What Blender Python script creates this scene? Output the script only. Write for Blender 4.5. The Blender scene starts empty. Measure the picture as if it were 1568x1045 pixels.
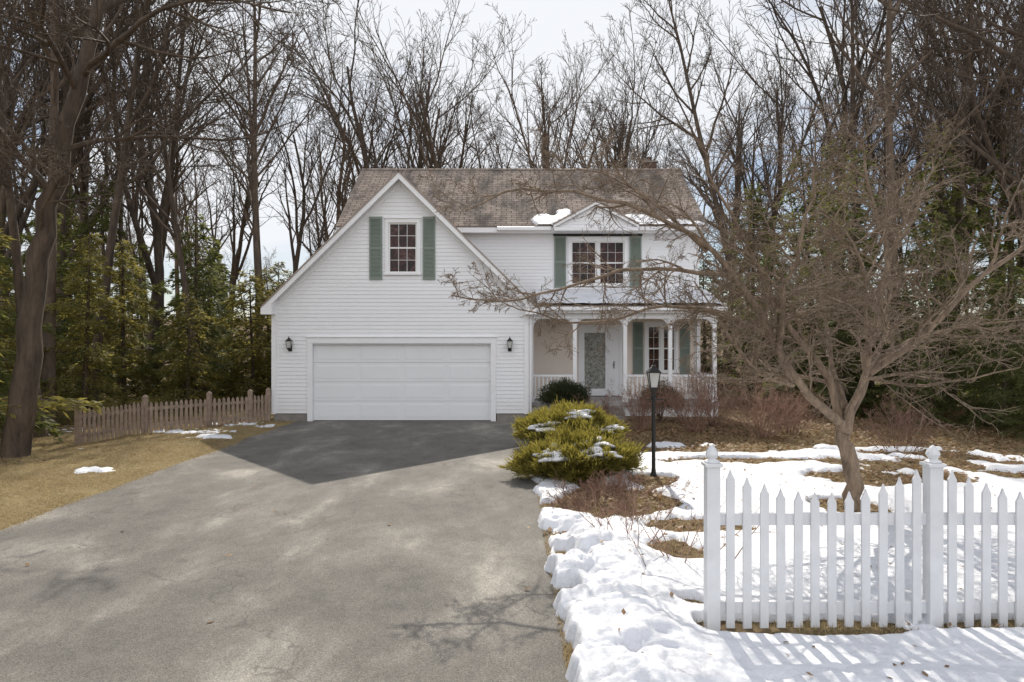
import bpy, bmesh, math, random
import numpy as np
from mathutils import Vector, Matrix
S=bpy.context.scene
S.view_settings.view_transform='Standard'
try: S.view_settings.look='None'
except Exception: pass
S.view_settings.exposure=0
R=math.radians
COL=S.collection
# ---------------------------------------------------------------- noise
def _hash(ix,iy,seed):
    n=(ix.astype(np.int64)*374761393+iy.astype(np.int64)*668265263+seed*1442695041)&0xffffffff
    n=((n^(n>>13))*1274126177)&0xffffffff
    return ((n^(n>>16))&0xffff)/65535.0
def vn(x,y,seed=0):
    x=np.asarray(x,float);y=np.asarray(y,float)
    ix=np.floor(x);iy=np.floor(y);fx=x-ix;fy=y-iy
    fx=fx*fx*fx*(fx*(fx*6-15)+10);fy=fy*fy*fy*(fy*(fy*6-15)+10)
    a=_hash(ix,iy,seed);b=_hash(ix+1,iy,seed);c=_hash(ix,iy+1,seed);d=_hash(ix+1,iy+1,seed)
    return (a*(1-fx)+b*fx)*(1-fy)+(c*(1-fx)+d*fx)*fy
def fbm(x,y,s,seed=0,o=4):
    v=0;a=1;t=0
    x=np.asarray(x,float);y=np.asarray(y,float)
    for i in range(o):
        xr=x*math.cos(i*1.1)-y*math.sin(i*1.1);yr=x*math.sin(i*1.1)+y*math.cos(i*1.1)
        v=v+a*vn(xr*s+17.3*i,yr*s-9.1*i,seed+i);t+=a;a*=.5;s*=2.03
    return v/t*2-1
def sst(x,a,b):
    t=np.clip((x-a)/(b-a),0,1);return t*t*(3-2*t)
def lumps(x,y,s,seed):
    """rounded chunks (cellular domes)"""
    x=np.asarray(x,float)*s;y=np.asarray(y,float)*s
    ix=np.floor(x);iy=np.floor(y);best=np.full(x.shape,9.0);hh=np.zeros(x.shape)
    for dx in (-1,0,1):
        for dy in (-1,0,1):
            cx=ix+dx;cy=iy+dy
            px=cx+.15+.7*_hash(cx,cy,seed);py=cy+.15+.7*_hash(cx,cy,seed+5);h=_hash(cx,cy,seed+9)
            d=(px-x)**2+(py-y)**2
            v=np.clip(1-d/(.30+.45*h),0,1)**.6*(.35+.65*h)
            hh=np.maximum(hh,v)
    return hh
# ---------------------------------------------------------------- mesh helpers
def empty(name,loc=(0,0,0)):
    e=bpy.data.objects.new(name,None);e.location=loc;COL.objects.link(e);e.empty_display_size=.3;return e
def mesh_np(name,v,f,mat=None,smooth=False,uv=None):
    v=np.asarray(v,np.float32);f=np.asarray(f,np.int32);m=bpy.data.meshes.new(name)
    k=f.shape[1]
    m.vertices.add(len(v));m.vertices.foreach_set('co',v.ravel())
    m.loops.add(f.size);m.loops.foreach_set('vertex_index',f.ravel())
    m.polygons.add(len(f));m.polygons.foreach_set('loop_start',np.arange(0,f.size,k,dtype=np.int32))
    try: m.polygons.foreach_set('loop_total',np.full(len(f),k,np.int32))
    except Exception: pass
    m.update(calc_edges=True);m.validate()
    if smooth: m.polygons.foreach_set('use_smooth',np.ones(len(m.polygons),bool))
    if mat: m.materials.append(mat)
    return m
def obj(name,mesh,parent=None,loc=(0,0,0)):
    o=bpy.data.objects.new(name,mesh);COL.objects.link(o);o.location=loc
    if parent: o.parent=parent
    return o
class MB:
    """collects polygons with optional uv"""
    def __init__(s): s.v=[];s.f=[];s.uv=[]
    def poly(s,pts,uv=None):
        b=len(s.v);s.v+= [tuple(p) for p in pts];s.f.append(tuple(range(b,b+len(pts))))
        s.uv+= list(uv) if uv else [(p[0],p[2]) for p in pts]
    def box(s,x0,x1,y0,y1,z0,z1):
        p=[(x0,y0,z0),(x1,y0,z0),(x1,y1,z0),(x0,y1,z0),(x0,y0,z1),(x1,y0,z1),(x1,y1,z1),(x0,y1,z1)]
        for q in ((0,1,5,4),(1,2,6,5),(2,3,7,6),(3,0,4,7),(4,5,6,7),(3,2,1,0)): s.poly([p[i] for i in q])
    def prism(s,a,b):
        n=len(a)
        s.poly(a);s.poly(list(reversed(b)))
        for i in range(n):
            j=(i+1)%n;s.poly([a[j],a[i],b[i],b[j]])
    def cyl(s,p0,p1,r0,r1=None,n=10):
        r1=r0 if r1 is None else r1
        p0=Vector(p0);p1=Vector(p1);t=(p1-p0).normalized()
        u=t.orthogonal().normalized();w=t.cross(u)
        A=[p0+(u*math.cos(2*math.pi*i/n)+w*math.sin(2*math.pi*i/n))*r0 for i in range(n)]
        B=[p1+(u*math.cos(2*math.pi*i/n)+w*math.sin(2*math.pi*i/n))*r1 for i in range(n)]
        for i in range(n):
            j=(i+1)%n;s.poly([A[i],A[j],B[j],B[i]])
        s.poly(list(reversed(A)));s.poly(B)
    def lathe(s,c,prof,n=12,ang=0):
        rings=[[(c[0]+r*math.cos(ang+2*math.pi*i/n),c[1]+r*math.sin(ang+2*math.pi*i/n),c[2]+z) for i in range(n)] for r,z in prof]
        for a,b in zip(rings[:-1],rings[1:]):
            for i in range(n):
                j=(i+1)%n;s.poly([a[i],a[j],b[j],b[i]])
        s.poly(list(reversed(rings[0])));s.poly(rings[-1])
    def make(s,name,mat,parent=None,bevel=0,smooth=False,loc=(0,0,0)):
        m=bpy.data.meshes.new(name);m.from_pydata(s.v,[],s.f);m.update()
        l=m.uv_layers.new(name='UVMap');l.data.foreach_set('uv',np.array(s.uv,np.float32).ravel())
        bm=bmesh.new();bm.from_mesh(m);bmesh.ops.remove_doubles(bm,verts=bm.verts,dist=1e-5)
        bmesh.ops.recalc_face_normals(bm,faces=bm.faces) if bevel or smooth else None
        bm.to_mesh(m);bm.free()
        m.materials.append(mat)
        if smooth: m.polygons.foreach_set('use_smooth',np.ones(len(m.polygons),bool))
        o=obj(name,m,parent,loc)
        if bevel:
            b=o.modifiers.new('bevel','BEVEL');b.width=bevel;b.segments=2;b.limit_method='ANGLE';b.angle_limit=R(40)
        return o
def boxo(name,x0,x1,y0,y1,z0,z1,mat,parent,bevel=0.004):
    b=MB();b.box(x0,x1,y0,y1,z0,z1);return b.make(name,mat,parent,bevel)
# ---------------------------------------------------------------- materials
def newmat(name):
    m=bpy.data.materials.new(name);m.use_nodes=True;nt=m.node_tree
    return m,nt,nt.nodes['Principled BSDF']
def N(nt,t,**k):
    n=nt.nodes.new(t)
    for a,b in k.items():
        if a in n.inputs: n.inputs[a].default_value=b
        else: setattr(n,a,b)
    return n
def ramp(nt,fac,stops):
    r=nt.nodes.new('ShaderNodeValToRGB');e=r.color_ramp.elements
    while len(e)<len(stops): e.new(.5)
    for i,(p,c) in enumerate(stops):
        e[i].position=p;e[i].color=(*c,1) if len(c)==3 else c
    nt.links.new(fac,r.inputs[0]);return r.outputs[0]
def mixc(nt,fac,a,b,mode='MIX'):
    m=nt.nodes.new('ShaderNodeMix');m.data_type='RGBA';m.blend_type=mode
    for s,v in ((0,fac),(6,a),(7,b)):
        if isinstance(v,bpy.types.NodeSocket): nt.links.new(v,m.inputs[s])
        else: m.inputs[s].default_value=v if s==0 else ((*v,1) if len(v)==3 else v)
    return m.outputs[2]
def coords(nt,kind='Object'):
    return nt.nodes.new('ShaderNodeTexCoord').outputs[kind]
def noise(nt,vec,scale,detail=5,rough=.55,dist=0):
    n=N(nt,'ShaderNodeTexNoise',Scale=scale,Detail=detail,Roughness=rough,Distortion=dist)
    nt.links.new(vec,n.inputs['Vector']);return n.outputs['Fac']
def mapping(nt,vec,scale=(1,1,1),rot=(0,0,0)):
    m=nt.nodes.new('ShaderNodeMapping');m.inputs['Scale'].default_value=scale;m.inputs['Rotation'].default_value=rot
    nt.links.new(vec,m.inputs[0]);return m.outputs[0]
def bump(nt,bsdf,h,strength=.3,dist=.02):
    b=N(nt,'ShaderNodeBump',Strength=strength,Distance=dist);nt.links.new(h,b.inputs['Height'])
    nt.links.new(b.outputs[0],bsdf.inputs['Normal'])
def simple(name,c,rough=.5,var=.12,scale=3,bs=0,bscale=60,spec=None,metal=0,c2=None):
    m,nt,b=newmat(name);v=coords(nt)
    f=noise(nt,v,scale,6)
    c2=c2 or tuple(x*(1-var) for x in c)
    nt.links.new(ramp(nt,f,[(.3,c2),(.7,c)]),b.inputs['Base Color'])
    b.inputs['Roughness'].default_value=rough;b.inputs['Metallic'].default_value=metal
    if spec is not None: b.inputs['Specular IOR Level'].default_value=spec
    if bs: bump(nt,b,noise(nt,v,bscale,4),bs,.01)
    return m
def siding_mat(name,c):
    m,nt,b=newmat(name);v=coords(nt)
    st=noise(nt,mapping(nt,v,(.5,.5,3)),1.0,4)
    gr=noise(nt,mapping(nt,v,(2.5,2.5,.25)),1.6,4)
    c1=ramp(nt,st,[(.3,tuple(x*.96 for x in c)),(.7,c)])
    c2=mixc(nt,ramp(nt,gr,[(.5,(0,0,0)),(.85,(.18,.18,.18))]),c1,tuple(x*y for x,y in zip(c,(.82,.8,.76))))
    sp=nt.nodes.new('ShaderNodeSeparateXYZ');nt.links.new(v,sp.inputs[0])
    dirt=ramp(nt,sp.outputs[2],[(.25,(.35,.35,.35)),(.8,(0,0,0))])
    c3=mixc(nt,dirt,c2,(c[0]*.75,c[1]*.73,c[2]*.68))
    nt.links.new(c3,b.inputs['Base Color']);b.inputs['Roughness'].default_value=.5
    return m
M={}
M['siding']=siding_mat('white_vinyl_siding',(.83,.835,.85))
M['siding2']=siding_mat('bounce_tinted_porch_siding',(.82,.72,.63))  # cream tint paints warm bounced light onto the porch wall siding
M['trim']=simple('white_trim_paint',(.85,.85,.86),.4,.05,2)
M['door']=simple('garage_door_paint',(.80,.81,.82),.45,.04,1.5)
M['shutter']=simple('sage_green_shutter',(.205,.245,.21),.5,.12,4,.1,60)
M['sash']=simple('sash_white',(.8,.8,.79),.4,.05)
M['black']=simple('black_metal',(.02,.019,.018),.45,.3,20,.1,90,metal=.3)
M['lampglass']=simple('frosted_lamp_glass',(.55,.55,.52),.15,.1,8)
M['concrete']=simple('foundation_concrete',(.27,.25,.23),.9,.25,5,.5,50)
M['brick']=simple('chimney_brick',(.12,.075,.06),.85,.4,12,.5,30)
M['fencewood']=simple('weathered_fence_wood',(.36,.27,.205),.85,.4,9,.5,70)
M['fencewhite']=simple('white_fence_paint',(.74,.75,.77),.45,.12,6,.06,60)
M['deck']=simple('porch_floor_paint',(.42,.41,.40),.6,.2)
M['dark']=simple('dark_interior',(.02,.017,.015),.8)
def glass_mat():
    m,nt,b=newmat('window_glass');v=coords(nt)
    f=noise(nt,v,2.6,4,.65,1.2)
    nt.links.new(ramp(nt,f,[(.40,(.018,.011,.010)),(.56,(.055,.022,.018)),(.68,(.13,.075,.065))]),b.inputs['Base Color'])  # reddish blotches in the base colour stand in for reflected trees
    b.inputs['Roughness'].default_value=.05;b.inputs['Specular IOR Level'].default_value=.25
    bump(nt,b,noise(nt,v,1.5,2),.04,.05);return m
M['glass']=glass_mat()
def door_glass():
    m,nt,b=newmat('storm_door_glass');v=coords(nt)
    f=noise(nt,v,12,5,.7,1)
    nt.links.new(ramp(nt,f,[(.35,(.10,.10,.085)),(.5,(.26,.27,.24)),(.7,(.5,.5,.47))]),b.inputs['Base Color'])
    b.inputs['Roughness'].default_value=.1;return m
M['doorglass']=door_glass()
def roof_mat():
    m,nt,b=newmat('asphalt_shingles');uv=coords(nt,'UV')
    br=nt.nodes.new('ShaderNodeTexBrick');br.offset=.5
    nt.links.new(uv,br.inputs['Vector'])
    br.inputs['Scale'].default_value=1;br.inputs['Brick Width'].default_value=.33;br.inputs['Row Height'].default_value=.15
    br.inputs['Mortar Size'].default_value=.014;br.inputs['Bias'].default_value=0
    br.inputs['Color1'].default_value=(.42,.345,.295,1);br.inputs['Color2'].default_value=(.29,.24,.205,1);br.inputs['Mortar'].default_value=(.12,.098,.08,1)
    st=noise(nt,mapping(nt,uv,(1.1,.42,1)),1.1,7,.7,.4)
    c=mixc(nt,ramp(nt,st,[(.46,(0,0,0)),(.6,(.8,.8,.8))]),br.outputs[0],(.085,.076,.07))
    gn=noise(nt,uv,30,5,.8)
    c=mixc(nt,.7,c,ramp(nt,gn,[(.3,(.3,.3,.3)),(.7,(.7,.7,.7))]),'OVERLAY')
    nt.links.new(c,b.inputs['Base Color']);b.inputs['Roughness'].default_value=1.0;b.inputs['Specular IOR Level'].default_value=.05
    bump(nt,b,br.outputs['Fac'],-.3,.012);return m
M['roof']=roof_mat()
def snow_mat():
    m,nt,b=newmat('old_snow');v=coords(nt)
    f=noise(nt,v,1.7,6,.6);g=noise(nt,v,40,4,.7)
    c=ramp(nt,f,[(.3,(.66,.67,.71)),(.65,(.78,.795,.83))])
    c=mixc(nt,ramp(nt,g,[(.60,(0,0,0)),(.8,(.4,.4,.4))]),c,(.40,.33,.25))
    nt.links.new(c,b.inputs['Base Color']);b.inputs['Roughness'].default_value=.6
    bump(nt,b,noise(nt,v,24,7,.7),.6,.03);return m
M['snow']=snow_mat()
def asphalt():
    m,nt,b=newmat('driveway_asphalt');v=coords(nt)
    big=noise(nt,mapping(nt,v,(1,.6,1),(0,0,.9)),.75,7,.66,.25)
    c=ramp(nt,big,[(.36,(.098,.092,.084)),(.50,(.135,.126,.113)),(.58,(.195,.18,.16)),(.68,(.33,.31,.27))])
    med=noise(nt,v,2.6,7,.75)
    c=mixc(nt,ramp(nt,med,[(.42,(0,0,0)),(.75,(.5,.5,.5))]),c,(.21,.195,.172))
    sp=noise(nt,v,95,4,.8)
    c=mixc(nt,.85,c,ramp(nt,sp,[(.34,(.2,.2,.2)),(.5,(.52,.52,.52)),(.68,(1,.98,.95))]),'OVERLAY')
    ag=N(nt,'ShaderNodeTexVoronoi',Scale=70);nt.links.new(v,ag.inputs['Vector'])
    c=mixc(nt,ramp(nt,ag.outputs['Distance'],[(.12,(.30,.30,.30)),(.3,(0,0,0))]),c,(.42,.40,.36))
    vo=N(nt,'ShaderNodeTexVoronoi',Scale=.17);vo.feature='DISTANCE_TO_EDGE'
    w=nt.nodes.new('ShaderNodeVectorMath');w.operation='ADD'
    nn=N(nt,'ShaderNodeTexNoise',Scale=1.1,Detail=8);nt.links.new(v,nn.inputs['Vector'])
    sc=nt.nodes.new('ShaderNodeVectorMath');sc.operation='SCALE';sc.inputs['Scale'].default_value=2.2;nt.links.new(nn.outputs['Color'],sc.inputs[0])
    nt.links.new(v,w.inputs[0]);nt.links.new(sc.outputs[0],w.inputs[1]);nt.links.new(w.outputs[0],vo.inputs['Vector'])
    cr=ramp(nt,vo.outputs[0],[(0,(.4,.4,.4)),(.0018,(0,0,0))])
    c=mixc(nt,cr,c,(.04,.037,.034))
    nt.links.new(c,b.inputs['Base Color']);b.inputs['Roughness'].default_value=.85;b.inputs['Specular IOR Level'].default_value=.3
    bump(nt,b,noise(nt,v,120,4,.7),.6,.012);return m
M['asphalt']=asphalt()
def ground_mat():
    m,nt,b=newmat('ground_grass_and_leaf_litter');v=coords(nt)
    a=noise(nt,v,.5,6,.65);f=noise(nt,v,14,6,.75);h=noise(nt,v,55,5,.8)
    litter=ramp(nt,f,[(.3,(.05,.034,.02)),(.5,(.14,.095,.058)),(.7,(.27,.20,.13))])
    straw=ramp(nt,f,[(.3,(.14,.11,.05)),(.5,(.29,.225,.115)),(.72,(.42,.34,.19))])
    sx=nt.nodes.new('ShaderNodeSeparateXYZ');nt.links.new(v,sx.inputs[0])
    mr=N(nt,'ShaderNodeMapRange');nt.links.new(sx.outputs[0],mr.inputs[0])
    mr.inputs[1].default_value=-4;mr.inputs[2].default_value=-6;mr.inputs[3].default_value=.12;mr.inputs[4].default_value=.3
    fr=N(nt,'ShaderNodeMapRange');nt.links.new(sx.outputs[1],fr.inputs[0])
    fr.inputs[1].default_value=45;fr.inputs[2].default_value=60;fr.inputs[3].default_value=0;fr.inputs[4].default_value=-1.5
    ad=nt.nodes.new('ShaderNodeMath');ad.operation='ADD';nt.links.new(mr.outputs[0],ad.inputs[0]);nt.links.new(a,ad.inputs[1])
    ad2=nt.nodes.new('ShaderNodeMath');ad2.operation='ADD';nt.links.new(ad.outputs[0],ad2.inputs[0]);nt.links.new(fr.outputs[0],ad2.inputs[1])
    k=ramp(nt,ad2.outputs[0],[(.5,(0,0,0)),(.76,(1,1,1))])
    c=mixc(nt,k,litter,straw)
    c=mixc(nt,.5,c,ramp(nt,h,[(.3,(.3,.3,.3)),(.7,(.7,.7,.7))]),'OVERLAY')
    nt.links.new(c,b.inputs['Base Color']);b.inputs['Roughness'].default_value=.95;b.inputs['Specular IOR Level'].default_value=.1
    bump(nt,b,h,.9,.03);return m
M['ground']=ground_mat()
def bark(name,a,c,sc=7):
    m,nt,b=newmat(name);v=coords(nt)
    f=noise(nt,mapping(nt,v,(1,1,.22)),sc,7,.7)
    oi=nt.nodes.new('ShaderNodeObjectInfo')
    col=ramp(nt,f,[(.33,a),(.68,c)])
    hs=nt.nodes.new('ShaderNodeMapRange');nt.links.new(oi.outputs['Random'],hs.inputs[0]);hs.inputs[3].default_value=.75;hs.inputs[4].default_value=1.25
    vm=nt.nodes.new('ShaderNodeVectorMath');vm.operation='SCALE';nt.links.new(col,vm.inputs[0]);nt.links.new(hs.outputs[0],vm.inputs['Scale'])
    nt.links.new(vm.outputs[0],b.inputs['Base Color']);b.inputs['Roughness'].default_value=.85
    bump(nt,b,f,.9,.04);return m
M['bark']=bark('forest_bark',(.042,.030,.021),(.14,.10,.07))
M['bark2']=bark('ornamental_bark',(.13,.09,.062),(.40,.30,.21),12)
M['twigred']=bark('red_shrub_twigs',(.16,.085,.06),(.40,.25,.18),12)
def leafmat(name,a,c,tr=(.2,.25,.05),w=.4,sc=1.6):
    m,nt,b=newmat(name);v=coords(nt)
    f=noise(nt,v,sc,5,.7)
    col=ramp(nt,f,[(.3,a),(.68,c)])
    oi=nt.nodes.new('ShaderNodeObjectInfo')
    hs=nt.nodes.new('ShaderNodeMapRange');nt.links.new(oi.outputs['Random'],hs.inputs[0]);hs.inputs[3].default_value=.7;hs.inputs[4].default_value=1.25
    vm=nt.nodes.new('ShaderNodeVectorMath');vm.operation='SCALE';nt.links.new(col,vm.inputs[0]);nt.links.new(hs.outputs[0],vm.inputs['Scale'])
    nt.links.new(vm.outputs[0],b.inputs['Base Color']);b.inputs['Roughness'].default_value=.6;b.inputs['Specular IOR Level'].default_value=.25
    t=nt.nodes.new('ShaderNodeBsdfTranslucent');t.inputs[0].default_value=(*tr,1)
    mx=nt.nodes.new('ShaderNodeMixShader');mx.inputs[0].default_value=w
    nt.links.new(b.outputs[0],mx.inputs[1]);nt.links.new(t.outputs[0],mx.inputs[2])
    nt.links.new(mx.outputs[0],nt.nodes['Material Output'].inputs[0]);return m
M['hemlock']=leafmat('hemlock_needles',(.045,.06,.022),(.13,.145,.05),(.25,.26,.07),.42)
M['cedar']=leafmat('cedar_foliage',(.075,.08,.028),(.20,.18,.06),(.44,.38,.10),.45)
M['yew']=leafmat('yew_needles',(.06,.065,.02),(.25,.21,.05),(.42,.36,.07),.4,5)
M['blade']=leafmat('dead_grass',(.17,.125,.065),(.40,.32,.18),(.45,.34,.18),.35,1.2)
M['leaf']=leafmat('fallen_leaf',(.16,.09,.045),(.42,.29,.17),(.35,.2,.1),.25,20)
# ---------------------------------------------------------------- ground / driveway
def nonuni(lo,hi,c,step,k):
    a=[c]
    while a[-1]<hi: a.append(a[-1]+step+k*abs(a[-1]-c))
    b=[c]
    while b[-1]>lo: b.append(b[-1]-step-k*abs(b[-1]-c))
    return np.array(sorted(set(a+b)))
def gz(x,y):
    x=np.asarray(x,float);y=np.asarray(y,float)
    out=np.maximum(np.maximum(-5.95-x,x-.42),0)
    out=np.where(y>19,np.minimum(1,out+ (y-19)*.2),out)
    k=sst(out,0.0,1.0)
    z=-.006+k*(.03+.05*(fbm(x,y,.45,3,3)))
    far=np.sqrt(x*x+y*y)
    z=z+sst(far,70,170)*7
    return z
xs=nonuni(-320,320,0,.22,.035);ys=nonuni(-120,420,8,.22,.035)
X,Y=np.meshgrid(xs,ys);Z=gz(X,Y)
def gridfaces(ny,nx):
    i=np.arange(ny-1)[:,None]*nx+np.arange(nx-1)[None,:];i=i.ravel()
    return np.stack([i,i+1,i+nx+1,i+nx],1)
obj('ground',mesh_np('ground',np.stack([X.ravel(),Y.ravel(),Z.ravel()],1),gridfaces(len(ys),len(xs)),M['ground'],True))
ys=np.arange(-9,18.76,.06);nx=40
el=-5.95+.10*fbm(ys,ys*0,1.1,5,5)
er=.38+.09*fbm(ys,ys*0+4,1.3,9,5)
el=el-sst(-(ys-6),0,12)*3.0
T=np.linspace(0,1,nx);X=el[:,None]*(1-T)+er[:,None]*T;Y=ys[:,None]+0*X
Z=.004+0*X
obj('asphalt_driveway',mesh_np('asphalt_driveway',np.stack([X.ravel(),Y.ravel(),Z.ravel()],1),gridfaces(len(ys),nx),M['asphalt']))
# ---------------------------------------------------------------- snow
def ell(x,y,cx,cy,rx,ry,s): return s*np.exp(-(((x-cx)/rx)**2+((y-cy)/ry)**2)**1.5)
def snow_h(x,y):
    n1=fbm(x,y,.55,21,4);n2=fbm(x,y,1.9,31,4)
    m=.33+.85*n1+.85*n2
    m+= .9*(1-sst(y,5.2,7.6)) + .35*(1-sst(y,9,12)) + .4*sst(x,2.2,3.2)*(1-sst(y,9,11))
    m-= 1.1*sst(y,12.3,15) + .35*sst(x,5.5,8)*sst(y,9,12)
    for a in ((1.25,9.2,.85,.9,2.0),(1.7,7.1,.4,.5,1.4),(.42,5.85,.16,.2,1.6),(1.5,5.6,.22,.22,1.6),(4.4,8.9,.5,.55,2.),(3.9,12.4,1.0,.4,1.4),(2.2,10.5,.4,.55,1.3),(.7,11.2,.9,.9,1.2),(2.2,8.0,.5,.4,1.2),(1.9,9.2,.5,.3,1.),(6.2,10.6,1.2,.5,.8)): m=m-ell(x,y,*a)
    for a in ((2.9,11.3,1.3,.6,1.1),(3.6,10.2,1.5,.6,1.0),(.6,10.2,.35,.5,1.2),(5.0,12.9,1.6,.35,1.2),(2.2,12.8,.5,.4,1.3),(3.2,14.2,1.0,.3,1.2),(7.5,13.6,1.6,.3,1.2)): m=m+ell(x,y,*a)
    m-= 2.2*np.exp(-((y-5.13-.05*fbm(x,y,2,6))/.19)**4)*sst(x,1.25,1.5)
    edge=.33+.17*fbm(y*1.0,y*0+2,2.1,77,5)
    m=np.minimum(m,(x-edge)*7)
    cov=sst(m,-.02,.5)
    wx=x+.09*fbm(x,y,3.1,3,3);wy=y+.09*fbm(x,y,3.1,4,3)
    L1=lumps(wx,wy,2.6,41);L2=lumps(wx+3,wy,5.2,51);L3=lumps(wx,wy+7,10,61)
    billow=.085*L1+.075*L2*(.4+.6*L1)+.03*L3+.05*(fbm(x,y,2,88,4)+.3)
    bank=np.exp(-((x-.8)/.5)**2)*(1-sst(y,7.3,9.2))
    front=(1-sst(y,4.4,5.0))*.4
    H=.045+.05*fbm(x,y,.8,13,3)+bank*(.02+billow*1.15)+front*billow*.5+.02*np.abs(fbm(wx,wy,4,61,2))+.012*lumps(wx,wy,6,31)
    return cov*H-.035*(1-cov)
def sheet(name,xs,ys,hf,mat,base=gz,cut=-.004,off=.003,parent=None):
    X,Y=np.meshgrid(xs,ys);H=hf(X,Y);Z=base(X,Y)+H+off
    F=gridfaces(len(ys),len(xs));h=H.ravel()
    F=F[(h[F].max(1)>cut)]
    used=np.unique(F);mp=np.zeros(X.size,int);mp[used]=np.arange(len(used))
    V=np.stack([X.ravel(),Y.ravel(),Z.ravel()],1)[used]
    return obj(name,mesh_np(name,V,mp[F],mat,True),parent)
xs=[.12]
while xs[-1]<22: xs.append(xs[-1]+.015+max(0,xs[-1]-4)*.012)
ys=[2.6]
while ys[-1]<24: ys.append(ys[-1]*1.0034)
def snow_off(x,y): return gz(x,y)*sst(x,.3,.6)+.004*(1-sst(x,.3,.6))
sheet('snow_cover',np.array(xs),np.array(ys),snow_h,M['snow'],snow_off)
def snow_l(x,y):
    m=-.85+.6*fbm(x,y,1.3,91,4)+.6*fbm(x,y,4,95,3)
    for a in ((-7.15,11.6,.6,.3,1.25),(-7.5,16.4,1.3,.6,1.2),(-6.7,15.4,.7,.35,1.2),(-7.3,8.9,.3,.2,1.3),(-6.9,17.7,1.2,.5,1.5),(-8.4,13.9,.7,.3,1.2)): m=m+ell(x,y,*a)
    m+=.5*sst(-x,8.5,11)*sst(y,13,16)
    m+=.5*fbm(x,y,9,33,2)
    cov=sst(m,0,.6);return cov*(.03+.035*np.abs(fbm(x,y,4,3)))-.03*(1-cov)
sheet('snow_cover',np.arange(-30,-6.05,.05),np.arange(6,34,.06),snow_l,M['snow'])
# ---------------------------------------------------------------- scatter helpers
def kites(c,a,b,n):
    v=np.empty((len(c),4,3),np.float32)
    v[:,0]=c;v[:,1]=c+a*.5+b;v[:,2]=c+a;v[:,3]=c+a*.5-b
    return v.reshape(-1,3),np.arange(len(c)*4).reshape(-1,4)
def tris(c,a,b):
    v=np.empty((len(c),3,3),np.float32);v[:,0]=c-b;v[:,1]=c+b;v[:,2]=c+a
    return v.reshape(-1,3),np.arange(len(c)*3).reshape(-1,3)
rs=np.random.RandomState(4)
def blades(name,x,y,hmin,hmax,w,mat):
    n=len(x);z=gz(x,y)-.004
    th=rs.rand(n)*6.283;lean=rs.rand(n)*1.3
    h=hmin+(hmax-hmin)*rs.rand(n)**1.5
    a=np.stack([np.cos(th)*np.sin(lean)*h,np.sin(th)*np.sin(lean)*h,np.cos(lean)*h],1)
    b=np.stack([-np.sin(th),np.cos(th),0*th],1)*w
    v,f=tris(np.stack([x,y,z],1),a,b)
    return obj(name,mesh_np(name,v,f,mat))
n=170000
yy=6+13*rs.rand(n)**1.3;xx=-5.8-7*rs.rand(n)**1.2
k=(snow_l(xx,yy)<0)&(xx< -5.88+.1*fbm(yy,yy*0,1.1,5)+.06*rs.randn(n))&(fbm(xx,yy,1.6,18)+.5*rs.rand(n)>-.15)
blades('dead_lawn_grass',xx[k],yy[k],.015,.065,.005,M['blade'])
n=260000
yy=3.5+13*rs.rand(n)**1.5;xx=.36+11*rs.rand(n)**1.4
k=(snow_h(xx,yy)<.006)&(fbm(xx,yy,1.2,8)>-.35)
blades('dead_lawn_grass',xx[k],yy[k],.015,.07,.004,M['blade'])
def leaves(name,x,y,s,z0=.012,zz=None):
    n=len(x);z=(gz(x,y) if zz is None else zz)+z0+rs.rand(n)*.01
    th=rs.rand(n)*6.283;tl=rs.randn(n)*.35;sz=s*(.5+rs.rand(n))
    a=np.stack([np.cos(th),np.sin(th),np.sin(tl)],1)*sz[:,None]
    b=np.stack([-np.sin(th),np.cos(th),rs.randn(n)*.3],1)*sz[:,None]*.33
    v,f=kites(np.stack([x,y,z],1),a,b,n);return obj(name,mesh_np(name,v,f,M['leaf']))
n=60000
xx=np.concatenate([.4+18*rs.rand(n)**1.1,-30+23*rs.rand(n)]);yy=np.concatenate([7+17*rs.rand(n)**.8,12+22*rs.rand(n)])
k=(np.where(xx>0,snow_h(xx,yy),snow_l(xx,yy))<.004)&~((xx<1)&(xx>-7)&(yy>18))&~((xx<7)&(yy>19))
k&=~((xx<-5)&(yy<17)&(rs.rand(2*n)>.12))
leaves('fallen_leaves',xx[k],yy[k],.075)
xx=rs.uniform(.7,7,520);yy=3.6+11*rs.rand(520)
hh=snow_h(xx,yy);k=hh>.01
leaves('fallen_leaves',xx[k],yy[k],.045,.004,(gz(xx,yy)+hh+.003)[k])
lx=np.array([-2.33,-.52,-4.7,-5.1,-.2,.1,.2,-5.6,-3,.15,.05]);ly=np.array([5.35,8.0,6.65,10.9,9.4,6,8,12,8.7,5.1,11.6])
lx=np.concatenate([lx,rs.uniform(-5.5,.3,14)]);ly=np.concatenate([ly,rs.uniform(4.5,17,14)])
leaves('fallen_leaves',lx,ly,.08,.008)
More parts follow.
